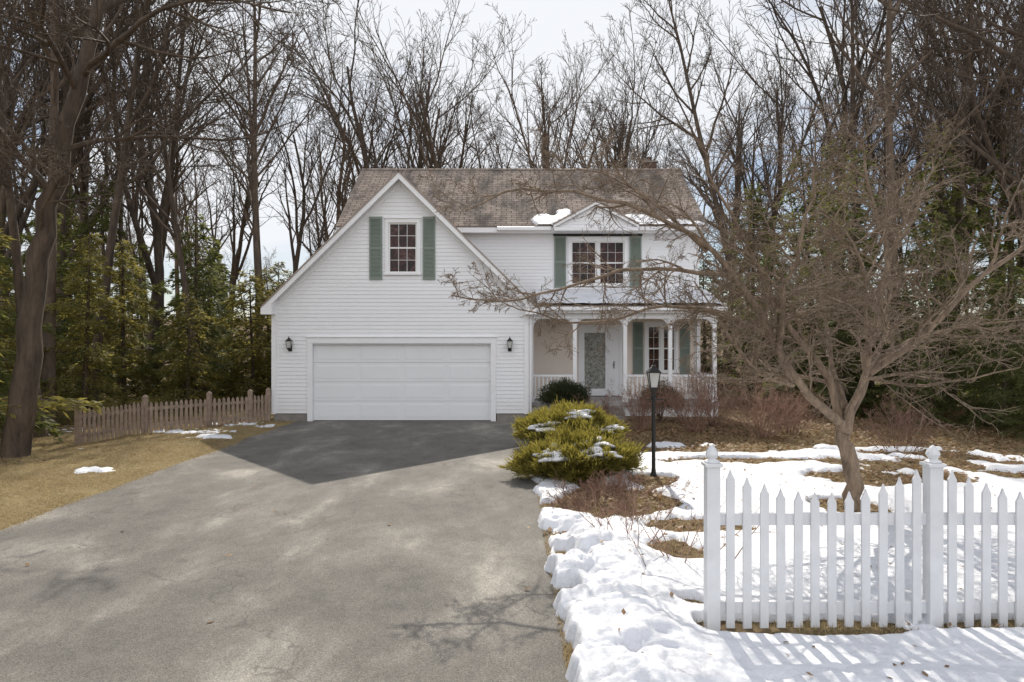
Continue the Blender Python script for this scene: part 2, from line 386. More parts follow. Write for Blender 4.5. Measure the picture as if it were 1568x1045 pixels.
# ---------------------------------------------------------------- tubes & trees
def tubes(branches,sides):
    groups={}
    for pts,rad,l in branches: groups.setdefault((len(pts),sides[l]),[]).append((pts,rad))
    VV=[];FF=[];base=0
    for (n,s),g in groups.items():
        P=np.array([a for a,_ in g],float);Rr=np.array([r for _,r in g],float);B=len(g)
        Tn=np.gradient(P,axis=1);Tn/=np.linalg.norm(Tn,axis=2,keepdims=True)+1e-9
        t0=Tn[:,0];ref=np.where(np.abs(t0[:,2:3])<.9,np.array([[0,0,1.]]),np.array([[1.,0,0]]))
        u0=np.cross(t0,ref);u0/=np.linalg.norm(u0,axis=1,keepdims=True)
        U=u0[:,None,:]-(Tn*u0[:,None,:]).sum(2,keepdims=True)*Tn;U/=np.linalg.norm(U,axis=2,keepdims=True)+1e-9
        W=np.cross(Tn,U);a=np.arange(s)*2*np.pi/s
        V=P[:,:,None,:]+Rr[:,:,None,None]*(np.cos(a)[None,None,:,None]*U[:,:,None,:]+np.sin(a)[None,None,:,None]*W[:,:,None,:])
        idx=(np.arange(B)[:,None,None]*n+np.arange(n-1)[None,:,None])*s+np.arange(s)[None,None,:]
        nxt=(np.arange(B)[:,None,None]*n+np.arange(n-1)[None,:,None])*s+((np.arange(s)+1)%s)[None,None,:]
        F=np.stack([idx,nxt,nxt+s,idx+s],-1).reshape(-1,4)+base
        VV.append(V.reshape(-1,3));FF.append(F);base+=B*n*s
    return np.concatenate(VV),np.concatenate(FF)
def norm(d):
    l=math.sqrt(d[0]**2+d[1]**2+d[2]**2)+1e-9;return (d[0]/l,d[1]/l,d[2]/l)
def perp(rng,d):
    q=(rng.gauss(0,1),rng.gauss(0,1),rng.gauss(0,1));k=q[0]*d[0]+q[1]*d[1]+q[2]*d[2]
    return norm((q[0]-k*d[0],q[1]-k*d[1],q[2]-k*d[2]))
def spawn(out,rng,pts,rad,L,lvl,P):
    if lvl>=P['max']: return
    n=len(pts)-1
    nc=int(P['nc'][lvl]*rng.uniform(.75,1.25)+.5)
    for k in range(nc):
        t=P['t0'][lvl]+(1-P['t0'][lvl])*((k+rng.random())/nc)
        f=t*n;i=min(int(f),n-1);f-=i
        a=pts[i];b=pts[i+1];p=tuple(a[j]*(1-f)+b[j]*f for j in range(3))
        d=norm(tuple(b[j]-a[j] for j in range(3)));r=rad[i]*(1-f)+rad[i+1]*f
        q=perp(rng,d)
        if P.get('flat') and rng.random()<.5: q=norm((q[0],q[1],q[2]*.3))
        an=R(rng.uniform(*P['ang'][lvl]));c=math.cos(an);s=math.sin(an)
        cd=norm(tuple(d[j]*c+q[j]*s for j in range(3)))
        cl=L*P['ratio'][lvl]*(1.2-.65*t)*rng.uniform(.65,1.25)
        grow(out,rng,p,cd,cl,max(min(r*.72,P['r'][lvl+1]*rng.uniform(.7,1.2)),P['rmin']),lvl+1,P)
def grow(out,rng,p,d,L,r,lvl,P):
    n=P['n'][lvl];seg=L/n;pts=[p];rad=[r];tip=P['tip'][lvl];w=P['w'][lvl];tr=P['trop'][lvl]
    for i in range(n):
        d=norm((d[0]+rng.gauss(0,w),d[1]+rng.gauss(0,w),d[2]+rng.gauss(0,w)+tr))
        p=(p[0]+d[0]*seg,p[1]+d[1]*seg,p[2]+d[2]*seg)
        pts.append(p);rad.append(max(r*(1-(i+1)/n*(1-tip)),P['rmin']*.7))
    if lvl==0: rad[0]*=1.35
    out.append((pts,rad,lvl));spawn(out,rng,pts,rad,L,lvl,P)
SID=[9,6,4,3,3,3]
def forest_tree(seed,H,r,kind):
    rng=random.Random(seed);out=[]
    if kind=='V':
        P=dict(max=4,nc=[9,8,5,3],t0=[.22,.2,.2,.15],ang=[(18,36),(22,46),(22,48),(22,50)],ratio=[.66,.46,.48,.5],
           r=[r,r*.6,r*.27,.034,.019],rmin=.013,n=[9,8,5,3,2],tip=[.25,.2,.25,.4,.5],w=[.08,.11,.13,.14,.16],trop=[.05,.08,.08,.05,.05])
    else:
        P=dict(max=4,nc=[15,6,5,3],t0=[.34,.25,.2,.15],ang=[(28,50),(25,45),(25,50),(25,55)],ratio=[.28,.5,.5,.5],
           r=[r,r*.4,r*.2,.026,.016],rmin=.011,n=[10,7,4,3,2],tip=[.15,.2,.25,.4,.5],w=[.035,.10,.13,.15,.18],trop=[.02,.10,.07,.05,.04])
    grow(out,rng,(0,0,-.2),norm((rng.gauss(0,.05),rng.gauss(0,.05),1)),H,r,0,P)
    v,f=tubes(out,SID);return mesh_np('bare_tree_mesh',v,f,M['bark'],True)
TV=[forest_tree(100+i,H,r,k) for i,(H,r,k) in enumerate([(17,.25,'V'),(16,.23,'V'),(18,.26,'V'),(21,.18,'S'),(23,.21,'S'),(19,.15,'S')])]
forest=empty('distant_bare_forest')
rng=random.Random(11)
cnt=0
def put(mesh,x,y,s,parent=None,name='bare_tree',rot=None,zs=1):
    global cnt
    o=obj(name,mesh,parent,(x,y,float(gz(x,y))-.05))
    o.rotation_euler=(rng.gauss(0,.03),rng.gauss(0,.03),rng.uniform(0,6.28) if rot is None else rot)
    o.scale=(s,s,s*zs);cnt+=1;return o
for k in range(16):
    x=-22+k*3.0+rng.uniform(-1.2,1.2);y=rng.uniform(41,50)
    m=rng.choice(TV[:3]) if abs(x)<14 else rng.choice(TV)
    put(m,x,y,rng.uniform(.95,1.12),forest)
for k in range(24):
    y=rng.uniform(50,66);x=rng.uniform(-.76,.76)*y
    put(rng.choice(TV),x,y,rng.uniform(.9,1.15),forest)
for k in range(26):
    y=rng.uniform(70,120);x=rng.uniform(-.76,.76)*y
    put(rng.choice(TV[3:]),x,y,rng.uniform(.7,.95),forest)
for k in range(13):
    y=rng.uniform(22,38);x=-rng.uniform(.40,.74)*y-rng.uniform(1,3)
    put(rng.choice(TV[3:]+TV[:1]),x,y,rng.uniform(.75,1.05),forest)
for k in range(13):
    y=rng.uniform(19,36);x=rng.uniform(.42,.74)*y+rng.uniform(1,3)
    put(rng.choice(TV[3:]+TV[:2]),x,y,rng.uniform(.7,1.0),forest)
for (x,y,s,i) in [(-8.6,34,.8,1),(-10.5,28,.95,4),(-13,21,1,5),(-11.9,17.5,.9,3),(-10.6,15.4,.8,5),(-9.9,22,.8,5),(11.5,20,.9,3),(14,17,.9,5),(10.8,31,.95,4),(13,26,.9,0)]:
    put(TV[i],x,y,s)
def guided(name,limbs,P,seed,mat,sides=SID):
    rng=random.Random(seed);out=[]
    for pts,r0,r1,Ls in limbs:
        q=[Vector(p) for p in pts];res=[]
        e=[q[0]*2-q[1]]+q+[q[-1]*2-q[-2]]
        for i in range(1,len(e)-2):
            for j in range(3):
                t=j/3;a,b,c,d=e[i-1],e[i],e[i+1],e[i+2]
                res.append(.5*((2*b)+(-a+c)*t+(2*a-5*b+4*c-d)*t*t+(-a+3*b-3*c+d)*t**3))
        res.append(q[-1])
        n=len(res);rad=[(r0+(r1-r0)*(i/(n-1))**.8)*rng.uniform(.94,1.07) for i in range(n)]
        amp=min(.22*r0+.012,.045)
        res=[tuple(p+Vector((rng.gauss(0,amp),rng.gauss(0,amp),rng.gauss(0,amp)*.6))*(0 if i==0 else 1)) for i,p in enumerate(res)]
        out.append((res,rad,0))
        if Ls>0: spawn(out,rng,res,rad,Ls,0,P)
    v,f=tubes(out,sides);return obj(name,mesh_np(name,v,f,mat,True))
P=dict(max=4,nc=[8,7,6,4],t0=[.12,.15,.15,.15],ang=[(30,60),(25,55),(25,60),(25,60)],ratio=[.5,.5,.5,.5],
   r=[.2,.055,.024,.012,.008],rmin=.006,n=[8,7,5,3,3],tip=[.25,.2,.25,.4,.5],w=[.05,.12,.14,.16,.18],trop=[.03,.03,.03,.03,.02])
guided('large_maple_tree',[
 ([(-9.4,12.9,-.1),(-9.2,12.9,1.3),(-9.05,12.9,3.0),(-8.85,12.9,4.2),(-8.5,12.9,5.8),(-8.1,12.9,7.4),(-7.7,12.9,9.2),(-7.2,13,11.5),(-6.8,13,14)],.25,.07,0),
 ([(-8.1,12.9,7.2),(-7.2,12.4,7.6),(-6.2,12,8.0),(-5.0,11.6,8.0),(-3.6,11.3,7.6)],.07,.012,4.5),
 ([(-8.5,12.9,5.8),(-7.6,13.4,6.2),(-6.6,13.8,6.3),(-5.6,14.2,6.4),(-4.6,14.5,6.9)],.055,.01,3.6),
 ([(-8.7,12.9,5.0),(-9.4,12.6,6.0),(-10.3,12.3,7.3),(-11,12,9)],.08,.02,4.2),
 ([(-7.9,12.9,8.4),(-7.0,13.5,9.3),(-5.6,14,10.2),(-4.2,14.4,10.9)],.08,.02,4.5),
 ([(-8.2,12.9,6.9),(-8.1,11.8,7.6),(-7.3,10.8,8.0),(-6.4,10,8.1)],.06,.012,4),
 ([(-8.9,12.9,4.0),(-8.4,12.4,4.9),(-7.6,12.2,5.5),(-6.9,12,6.4)],.045,.01,3),
 ],P,5,M['bark'])
guided('large_maple_tree',[
 ([(-9.9,12.2,-.1),(-10.0,12.2,2.0),(-10.1,12.1,5),(-9.9,12,8),(-9.7,12,11)],.15,.06,0),
 ([(-10.1,12.1,5),(-9.4,11.6,6.1),(-8.6,11,7.3),(-8,10.7,8.6)],.06,.015,3.5),
 ([(-10.1,12.1,4.4),(-9.6,11.8,5.2),(-8.9,11.6,5.6),(-8.2,11.4,5.5)],.04,.01,2.6),
 ([(-10.1,12.1,6),(-10.8,11.6,6.7),(-11.5,11,8)],.06,.015,3.5)],P,6,M['bark'])
guided('large_maple_tree',[
 ([(9.6,11.2,-.1),(9.5,11.2,2),(9.3,11.2,4.5),(9.1,11.2,7),(8.9,11.1,10)],.2,.08,0),
 ([(9.3,11.2,4.6),(8.5,10.6,5.6),(7.5,10.2,6.4),(6.4,9.9,6.8),(5.3,9.7,6.9)],.07,.012,3.4),
 ([(9.3,11.2,3.8),(8.6,11.6,4.9),(7.8,12,5.9),(7.0,12.3,7.2)],.06,.012,3.2),
 ([(9.2,11.2,5.8),(8.4,10.4,7.1),(7.3,9.9,8.1),(6.2,9.4,8.6)],.07,.012,3.6),
 ([(9.2,11.2,5.2),(9.3,10.2,5.6),(8.6,9.3,6.0),(7.6,8.6,6.1),(6.8,8,5.9)],.05,.01,2.8)],P,8,M['bark'])
# ornamental front tree
P2=dict(max=4,nc=[14,8,5,4],t0=[.18,.08,.12,.15],ang=[(30,75),(30,70),(30,65),(25,60)],ratio=[.48,.52,.52,.5],
   r=[.06,.024,.0115,.0062,.0042],rmin=.003,n=[8,7,5,4,3],tip=[.25,.2,.3,.5,.5],w=[.05,.13,.16,.18,.2],trop=[.03,.03,.0,-.02,-.02],flat=True)
guided('crabapple_tree',[
 ([(4.42,8.9,-.08),(4.41,8.9,.3),(4.36,8.9,.8),(4.33,8.88,1.2)],.12,.095,0),
 ([(4.33,8.88,1.05),(3.95,8.7,1.35),(3.55,8.5,1.65),(3.15,8.3,2.3),(2.6,8.1,3.05),(1.9,7.9,3.55),(1.0,7.8,3.85),(.1,7.7,3.9),(-.55,7.6,3.65)],.068,.009,2.3),
 ([(4.33,8.9,1.1),(4.15,9.0,1.7),(3.7,9.1,2.4),(3.3,9.2,3.2),(2.8,9.2,4.2),(2.5,9.2,4.9)],.06,.01,2.6),
 ([(4.34,8.88,1.0),(4.58,8.85,1.8),(4.82,8.9,2.6),(4.9,9.0,3.5),(4.7,9.1,4.4),(4.6,9.1,5.0)],.075,.01,2.8),
 ([(4.58,8.85,1.75),(5.1,8.5,2.3),(5.7,8.2,3.0),(6.4,8.0,3.6),(7.1,7.8,4.0)],.055,.01,2.6),
 ([(4.33,8.85,1.15),(4.3,8.3,1.8),(4.0,7.7,2.6),(3.6,7.2,3.2),(3.1,6.8,3.5)],.045,.008,2.3),
 ([(4.4,9.0,1.3),(4.45,9.6,2.1),(4.6,10.2,3.0),(4.5,10.8,3.8)],.045,.009,2.4),
 ([(4.82,8.9,2.5),(5.3,9.5,3.4),(5.9,9.8,4.3),(6.2,10,4.9)],.045,.009,2.5),
 ([(3.2,8.35,2.2),(2.6,8.5,2.55),(1.9,8.7,2.65),(1.2,8.8,2.45),(.5,8.9,2.5),(-.1,9,2.7)],.03,.007,1.9),
 ([(4.6,8.85,1.9),(5.2,8.9,2.2),(5.9,8.9,2.4),(6.7,8.9,2.5)],.04,.007,2.2),
 ([(3.5,8.5,1.7),(3.2,8.2,2.3),(3.3,8,3.1),(3.5,7.9,3.9),(3.5,7.9,4.5)],.04,.008,2.3),
 ([(2.3,8.05,3.25),(1.7,8.3,3.9),(1.1,8.5,4.3),(.4,8.6,4.35)],.024,.006,1.8),
 ([(3.5,8.5,1.65),(3.0,8.2,1.8),(2.5,8.0,2.3),(2.1,7.9,2.9)],.03,.007,1.7),
 ([(2.7,8.12,2.95),(2.0,8.2,3.05),(1.3,8.3,3.05),(.6,8.4,2.85),(-.1,8.45,2.7),(-.75,8.5,2.75)],.030,.009,1.7),
 ],P2,19,M['bark2'],sides=[8,5,4,3,3])
# evergreens
def hemlock(seed,H,Rd,mat,dens=100,low=.06):
    rg=random.Random(seed);rn=np.random.RandomState(seed)
    out=[([(0,0,-.1),(0,0,H*.3),(.03,0,H*.65),(0,0,H)],[.035*H/2.2,.028*H/2.2,.016*H/2.2,.01],0)]
    C=[];A=[];B=[]
    nb=int(H*12)
    for k in range(nb):
        z=H*(low+(1-low)*(k+rg.random())/nb);L=(Rd*(1-z/H)**.7+.12)*rg.uniform(.3,1.25)
        az=k*2.399+rg.gauss(0,.5);o=np.array([math.cos(az),math.sin(az),0]);sd=np.array([-o[1],o[0],0])
        up=rg.uniform(0,.35);dr=rg.uniform(.25,.6)
        f=lambda t:np.stack([o[0]*L*t,o[1]*L*t,z+L*(up*t-dr*t*t)],-1)
        tt=np.linspace(0,1,5);out.append(([tuple(p) for p in f(tt)],[.018,.014,.01,.007,.004],1))
        m=int(dens*L)
        t=.12+.88*rn.rand(m)**.8;s=(rn.rand(m)*2-1);lat=s*L*.42*(1.05-t)
        c=f(t)+sd*lat[:,None]+np.array([0,0,1])*((rn.randn(m)*.05-np.abs(lat)*.3)[:,None])
        a=o*.7+sd*(s*.8+rn.randn(m)*.3)[:,None]+np.array([0,0,1])*(rn.randn(m)*.28-.25)[:,None]
        a/=np.linalg.norm(a,axis=1,keepdims=True);ln=(.10+.16*rn.rand(m))[:,None]
        b=np.cross(a,rn.randn(m,3)*.5+np.array([0,0,1]));b/=np.linalg.norm(b,axis=1,keepdims=True)
        C.append(c);A.append(a*ln);B.append(b*(.018+.020*rn.rand(m))[:,None])
    v1,f1=kites(np.concatenate(C),np.concatenate(A),np.concatenate(B),0)
    v2,f2=tubes(out,[7,3]);m=mesh_np('evergreen_mesh',np.concatenate([v1,v2]),np.concatenate([f1,f2+len(v1)]),mat)
    m.materials.append(M['bark']);mi=np.zeros(len(m.polygons),np.int32);mi[len(f1):]=1;m.polygons.foreach_set('material_index',mi);return m
HV=[hemlock(1,8.5,2.8,M['hemlock']),hemlock(2,6.5,2.6,M['hemlock']),hemlock(3,4.6,2.1,M['cedar'],120),hemlock(4,6.5,2.4,M['cedar'],110)]
for (x,y,s,i) in [(-10.9,12.2,1.2,3),(-12.4,15,1,1),(-11.6,18.5,.8,3),(-9.9,20.8,.8,2),(-8.7,23,1,2),(-10.8,23.5,1,1),(-12.5,22,.85,3),(-14.5,21,1,1),(-9.6,27,.8,3),(-12,27,.9,1),(-15,25.5,1,0),(-18,28,1.1,0),(-14,32,.9,1),(-10.6,31,.9,3),(-8.2,25.5,.9,2),(-24,32,1.1,0),(-13.5,18,.8,3),(-9.2,35,1,3),(-16,36,1.1,1),(-13.2,29.5,.8,2),(-20,37,1.1,1),(-7.9,29,.75,1),
      (8.8,23,.85,1),(10.2,21,.95,0),(12,19.5,.9,1),(11.2,24,1.1,0),(14,22,1.1,0),(9.5,27,1,0),(13.6,17.2,.75,1),(8.2,29,.9,1),(12.5,28,1.2,0),(17.5,24,1.2,0),(11.6,15.2,.38,1),(10.3,17.5,.35,1),(9.4,19.5,.6,1),(12.2,17,.5,0)]:
    put(HV[i],x,y,s,None,'hemlock_tree' if i<2 else 'cedar_tree')
# ---------------------------------------------------------------- shrubs
def yew(name,cx,cy,blobs,n,seed,mat,ln=.06,lumpy=.22):
    rn=np.random.RandomState(seed);C=[];A=[];B=[];e=empty(name,(cx,cy,float(gz(cx,cy))))
    for bi,(bx,by,bz,rx,ry,rz) in enumerate(blobs):
        m=int(n*rx*ry**.5)
        d=rn.randn(m,3);d[:,2]=np.abs(d[:,2])*.9-.25;d/=np.linalg.norm(d,axis=1,keepdims=True)
        lump=1+lumpy*2*fbm(np.arctan2(d[:,1],d[:,0])*1.2+seed+bi*7,d[:,2]*2,2.2,seed,3)
        rr=(.45+.6*rn.rand(m)**.6)*lump
        c=np.stack([bx+d[:,0]*rx*rr,by+d[:,1]*ry*rr,bz+d[:,2]*rz*rr],1)
        ok=c[:,2]>.01;c=c[ok];d=d[ok];m=len(c)
        a=d*.9+np.array([bx*.5,by*.3,.5])+rn.randn(m,3)*.42;a/=np.linalg.norm(a,axis=1,keepdims=True)
        b=np.cross(a,rn.randn(m,3));b/=np.linalg.norm(b,axis=1,keepdims=True)
        C.append(c);A.append(a*(ln*(.5+1.2*rn.rand(m)**2))[:,None]);B.append(b*.008)
    v,f=kites(np.concatenate(C),np.concatenate(A),np.concatenate(B),0)
    obj('foliage',mesh_np('foliage',v,f,mat),e)
    out=[];rg=random.Random(seed)
    for (bx,by,bz,rx,ry,rz) in blobs:
        for k in range(12):
            th=rg.uniform(0,6.28);ph=rg.uniform(.2,1.3);q=.85
            p1=(bx+rx*q*math.cos(th)*math.sin(ph),by+ry*q*math.sin(th)*math.sin(ph),bz+rz*q*math.cos(ph))
            out.append(([(bx*.5,by*.5,0),((bx+p1[0])/2,(by+p1[1])/2,p1[2]*.55),p1],[.014,.01,.004],0))
    v,f=tubes(out,[4]);obj('stems',mesh_np('stems',v,f,M['bark']),e)
    return e
def snowblob(parent,name,cx,cy,cz,rx,ry,rz,seed):
    bm=bmesh.new();bmesh.ops.create_icosphere(bm,subdivisions=4,radius=1)
    co=np.array([v.co for v in bm.verts])
    k=1+1.3*fbm(co[:,0]+seed*3.1,co[:,1]+co[:,2]*.7,1.8,seed,3);k=np.clip(k,.15,2)
    for v,q in zip(bm.verts,k): v.co=Vector((v.co.x*rx*q,v.co.y*ry*q,v.co.z*rz*q*(1 if v.co.z>0 else .7)+.02*v.co.x))
    m=bpy.data.meshes.new(name);bm.to_mesh(m);bm.free();m.materials.append(M['snow'])
    m.polygons.foreach_set('use_smooth',np.ones(len(m.polygons),bool))
    return obj(name,m,parent,(cx,cy,cz))
rg=random.Random(5)
def blobset(w,d,h,n):
    B=[]
    for k in range(n):
        a=k*2.399;r=math.sqrt((k+.5)/n);x=math.cos(a)*r*w;y=math.sin(a)*r*d
        z=h*(.60-.32*r)*rg.uniform(.7,1.2);s=rg.uniform(.16,.27)
        B.append((x,y,z,s*1.15,s*1.1,s*rg.uniform(.8,1.2)))
    return B
b1=blobset(.70,.5,.60,18)
y1=yew('yew_shrub',1.06,10.9,b1,52000,3,M['yew'],.09,.55)
b2=blobset(.90,.6,1.14,24)
y2=yew('yew_shrub',1.15,13.7,b2,46000,4,M['yew'],.10,.55)
for y_,bs,sd in ((y1,b1,1),(y2,b2,21)):
    for i,(bx,by,bz,rx,ry,rz) in enumerate(bs):
        if by<.25 and i%2==0:
            snowblob(y_,'snow_clump',bx+rg.uniform(-.1,.1),by-.12+rg.uniform(-.08,.05),bz+rz*rg.uniform(.5,.9),rx*rg.uniform(.5,.95),ry*.5,.075,i*2+sd)
boxm=leafmat('boxwood_leaves',(.025,.035,.015),(.07,.08,.035),(.08,.09,.03),.2,4)
yew('boxwood_shrub',1.45,18.6,[(0,0,.6,.6,.45,.5)],40000,6,boxm)
yew('boxwood_shrub',4.0,18.4,[(0,0,.5,.5,.4,.5)],40000,7,boxm)
def bareshrub(name,x,y,H,spread,nst,seed,mat,r=.008,ch=(6,5,3)):
    rg=random.Random(seed);out=[]
    P=dict(max=3,nc=list(ch),t0=[.2,.2,.2],ang=[(20,50),(20,55),(20,55)],ratio=[.45,.5,.5],r=[r,r*.6,r*.42,r*.3],rmin=.0022,
       n=[6,4,3,3],tip=[.35,.4,.5,.5],w=[.09,.14,.16,.18],trop=[.04,.05,.03,0])
    for k in range(nst):
        th=rg.uniform(0,6.28);l=rg.random()**.6*spread
        d=norm((math.cos(th)*l,math.sin(th)*l,1))
        grow(out,rg,(math.cos(th)*.12*l*rg.random()*3,math.sin(th)*.12*l*rg.random()*3,-.03),d,H*rg.uniform(.65,1.1),r,0,P)
    v,f=tubes(out,[4,3,3,3]);return obj(name,mesh_np(name,v,f,mat,True),None,(x,y,float(gz(x,y))))
bareshrub('bare_hydrangea_shrub',3.1,16.6,1.25,.9,34,1,M['twigred'])
bareshrub('bare_hydrangea_shrub',4.3,16.2,1.2,.9,30,2,M['twigred'])
bareshrub('bare_hydrangea_shrub',5.6,15.4,1.25,1.1,38,3,M['twigred'])
bareshrub('bare_hydrangea_shrub',6.5,16.0,1.0,1.1,30,4,M['twigred'])
bareshrub('bare_hydrangea_shrub',5.1,17.5,1.6,.8,30,5,M['twigred'])
bareshrub('bare_hydrangea_shrub',2.3,17.2,.8,.8,22,12,M['twigred'])
bareshrub('barberry_shrub',1.15,9.3,.38,1.7,40,6,M['twigred'],.005)
bareshrub('barberry_shrub',1.7,9.7,.3,1.7,28,7,M['twigred'],.005)
bareshrub('barberry_shrub',.9,8.6,.28,1.7,22,8,M['twigred'],.005)
bareshrub('barberry_shrub',1.5,8.3,.28,1.7,22,28,M['twigred'],.005)
bareshrub('bare_rose_shrub',1.6,6.6,.8,1.3,9,9,M['twigred'],.007,(3,2,1))
bareshrub('bare_rose_shrub',1.25,7.3,.7,1.3,9,10,M['twigred'],.007,(3,2,1))
bareshrub('bare_hydrangea_shrub',7.6,13.5,.8,1.2,18,11,M['twigred'])
bareshrub('bare_hydrangea_shrub',8.8,15.2,.9,1.0,18,15,M['twigred'])
# ---------------------------------------------------------------- HOUSE
house=empty('clapboard_house')
def subtract(seg,cuts):
    segs=[seg]
    for a,b in cuts:
        ns=[]
        for s in segs:
            if b<=s[0] or a>=s[1]: ns.append(s);continue
            if a>s[0]: ns.append((s[0],a))
            if b<s[1]: ns.append((b,s[1]))
        segs=ns
    return segs
def clap(name,o,u,n,z0,z1,ul,ur,openings,mat,parent,c=.105):
    mb=MB();z=z0
    W=lambda a,zz,out:(o[0]+u[0]*a+n[0]*out,o[1]+u[1]*a+n[1]*out,zz)
    while z<z1-1e-4:
        zt=min(z+c,z1);zm=(z+zt)/2
        cuts=[(a,b) for a,b,p,q in openings if p<zm<q]
        L0,L1,R0,R1=ul(z),ul(zt),ur(z),ur(zt)
        for a,b in subtract((min(L0,L1),max(R0,R1)),cuts):
            a0,a1=(L0,L1) if a==min(L0,L1) else (a,a)
            b0,b1=(R0,R1) if b==max(R0,R1) else (b,b)
            if b0-a0<.01: continue
            mb.poly([W(a0,z,.014),W(b0,z,.014),W(b1,zt,.001),W(a1,zt,.001)])
            mb.poly([W(a0,z,-.002),W(b0,z,-.002),W(b0,z,.014),W(a0,z,.014)])
        z=zt
    return mb.make(name,mat,parent)
GY=18.7;GX0,GX1=-6.55,.43;GC=-3.06
roofz=lambda dx:6.80-.986*abs(dx)
def gl(z): return GX0 if z<roofz(3.49)-.1 else GC-(6.70-z)/.986
def gr(z): return GX1 if z<roofz(3.49)-.1 else GC+(6.70-z)/.986
gdoor=(-5.46,-.58,-.1,2.14);gwin=(-3.41,-2.57,4.0,5.5)
clap('garage_front_wall',(0,GY),(1,0),(0,-1),.22,6.68,gl,gr,[gdoor,gwin],M['siding'],house)
clap('garage_left_wall',(GX0,0),(0,1),(-1,0),.22,3.3,lambda z:GY,lambda z:25.5,[],M['siding'],house)
clap('garage_right_wall',(GX1,0),(0,1),(1,0),.22,3.3,lambda z:GY,lambda z:21.6,[],M['siding'],house)
clap('garage_back_wall',(0,25.5),(1,0),(0,1),.22,6.68,gl,gr,[],M['siding'],house)
boxo('foundation_1',GX0+.02,gdoor[0]-.16,GY+.01,25.4,-.1,.22,M['concrete'],house)
boxo('foundation_2',gdoor[1]+.16,GX1-.02,GY+.01,21.6,-.1,.22,M['concrete'],house)
boxo('foundation_3',-5.15,5.83,21.53,28.1,-.1,.5,M['concrete'],house)
boxo('corner_board_1',GX0-.03,GX0+.10,GY-.035,GY+.1,.2,3.35,M['trim'],house)
boxo('corner_board_2',GX1-.10,GX1+.03,GY-.035,GY+.1,.2,3.35,M['trim'],house)
# garage door
t=MB();x0,x1=gdoor[0],gdoor[1]
t.box(x0-.14,x0,GY-.04,GY+.14,0.005,2.14);t.box(x1,x1+.14,GY-.04,GY+.14,0.005,2.14);t.box(x0-.14,x1+.14,GY-.043,GY+.14,2.14,2.30)
t.box(x0-.17,x1+.17,GY-.07,GY+.0,2.30,2.325)
t.make('garage_door_casing',M['trim'],house,.004)
g=MB();hh=2.12/4
for i in range(4):
    z0=.02+i*hh;z1=z0+hh-.006
    g.box(x0+.002,x1-.002,GY+.09,GY+.13,z0,z1)
    for j in range(4):
        w=(x1-x0)/4;a=x0+j*w+.07;b=x0+(j+1)*w-.07
        f=[(a,GY+.0899,z0+.07),(b,GY+.0899,z0+.07),(b,GY+.0899,z1-.07),(a,GY+.0899,z1-.07)]
        q=[(a+.03,GY+.0855,z0+.10),(b-.03,GY+.0855,z0+.10),(b-.03,GY+.0855,z1-.10),(a+.03,GY+.0855,z1-.10)]
        g.poly(q)
        for k in range(4):
            l=(k+1)%4;g.poly([f[k],f[l],q[l],q[k]])
g.make('garage_door',M['door'],house)
boxo('garage_door_seal',x0+.01,x1-.01,GY+.095,GY+.125,.0045,.02,M['black'],house,0)
boxo('garage_back_panel',x0-.1,x1+.1,GY+.14,GY+.2,.0,2.4,M['dark'],house,0)
# windows
def window(nm,x0,x1,z0,z1,Y,cols=3,rows=2,units=1,curtain=True,trimw=.09):
    e=MB();tw=trimw
    e.box(x0-tw,x0,Y-.035,Y+.05,z0-.0,z1);e.box(x1,x1+tw,Y-.035,Y+.05,z0,z1)
    e.box(x0-tw-.0,x1+tw,Y-.038,Y+.05,z1,z1+tw+.02);e.box(x0-tw-.03,x1+tw+.03,Y-.07,Y+.05,z0-.055,z0)
    e.box(x0-tw-.03,x1+tw+.03,Y-.065,Y,z1+tw+.02,z1+tw+.045)
    e.make(nm+'_casing',M['trim'],house,.003)
    s=MB();gl_=MB();uw=(x1-x0)/units;zm=(z0+z1)/2
    for k in range(units):
        a=x0+k*uw;b=a+uw
        if units>1:
            if k>0: s.box(a-.04,a+.04,Y-.03,Y+.04,z0,z1);a+=.04
            if k<units-1: b-=.04
        for (p,q,yo) in ((z0,zm+.02,.0),(zm-.02,z1,.018)):
            fw=.042;yy=Y+yo
            s.box(a,a+fw,yy-.012,yy+.016,p,q);s.box(b-fw,b,yy-.012,yy+.016,p,q)
            s.box(a+fw,b-fw,yy-.011,yy+.016,p,p+fw);s.box(a+fw,b-fw,yy-.011,yy+.016,q-fw,q)
            A,B,Pz,Q=a+fw,b-fw,p+fw,q-fw
            gl_.poly([(A,yy+.006,Pz),(B,yy+.006,Pz),(B,yy+.006,Q),(A,yy+.006,Q)])
            mw=.006 if units==1 else .004
            for c in range(1,cols):
                xx=A+(B-A)*c/cols;s.box(xx-mw,xx+mw,yy-.006,yy+.012,Pz,Q)
            for r_ in range(1,rows):
                zz=Pz+(Q-Pz)*r_/rows;s.box(A,B,yy-.007,yy+.012,zz-mw,zz+mw)
    s.make(nm+'_sash',M['sash'],house);gl_.make(nm+'_glass',M['glass'],house)
    boxo(nm+'_interior',x0-.05,x1+.05,Y+.06,Y+.1,z0-.05,z1+.1,M['dark'],house,0)
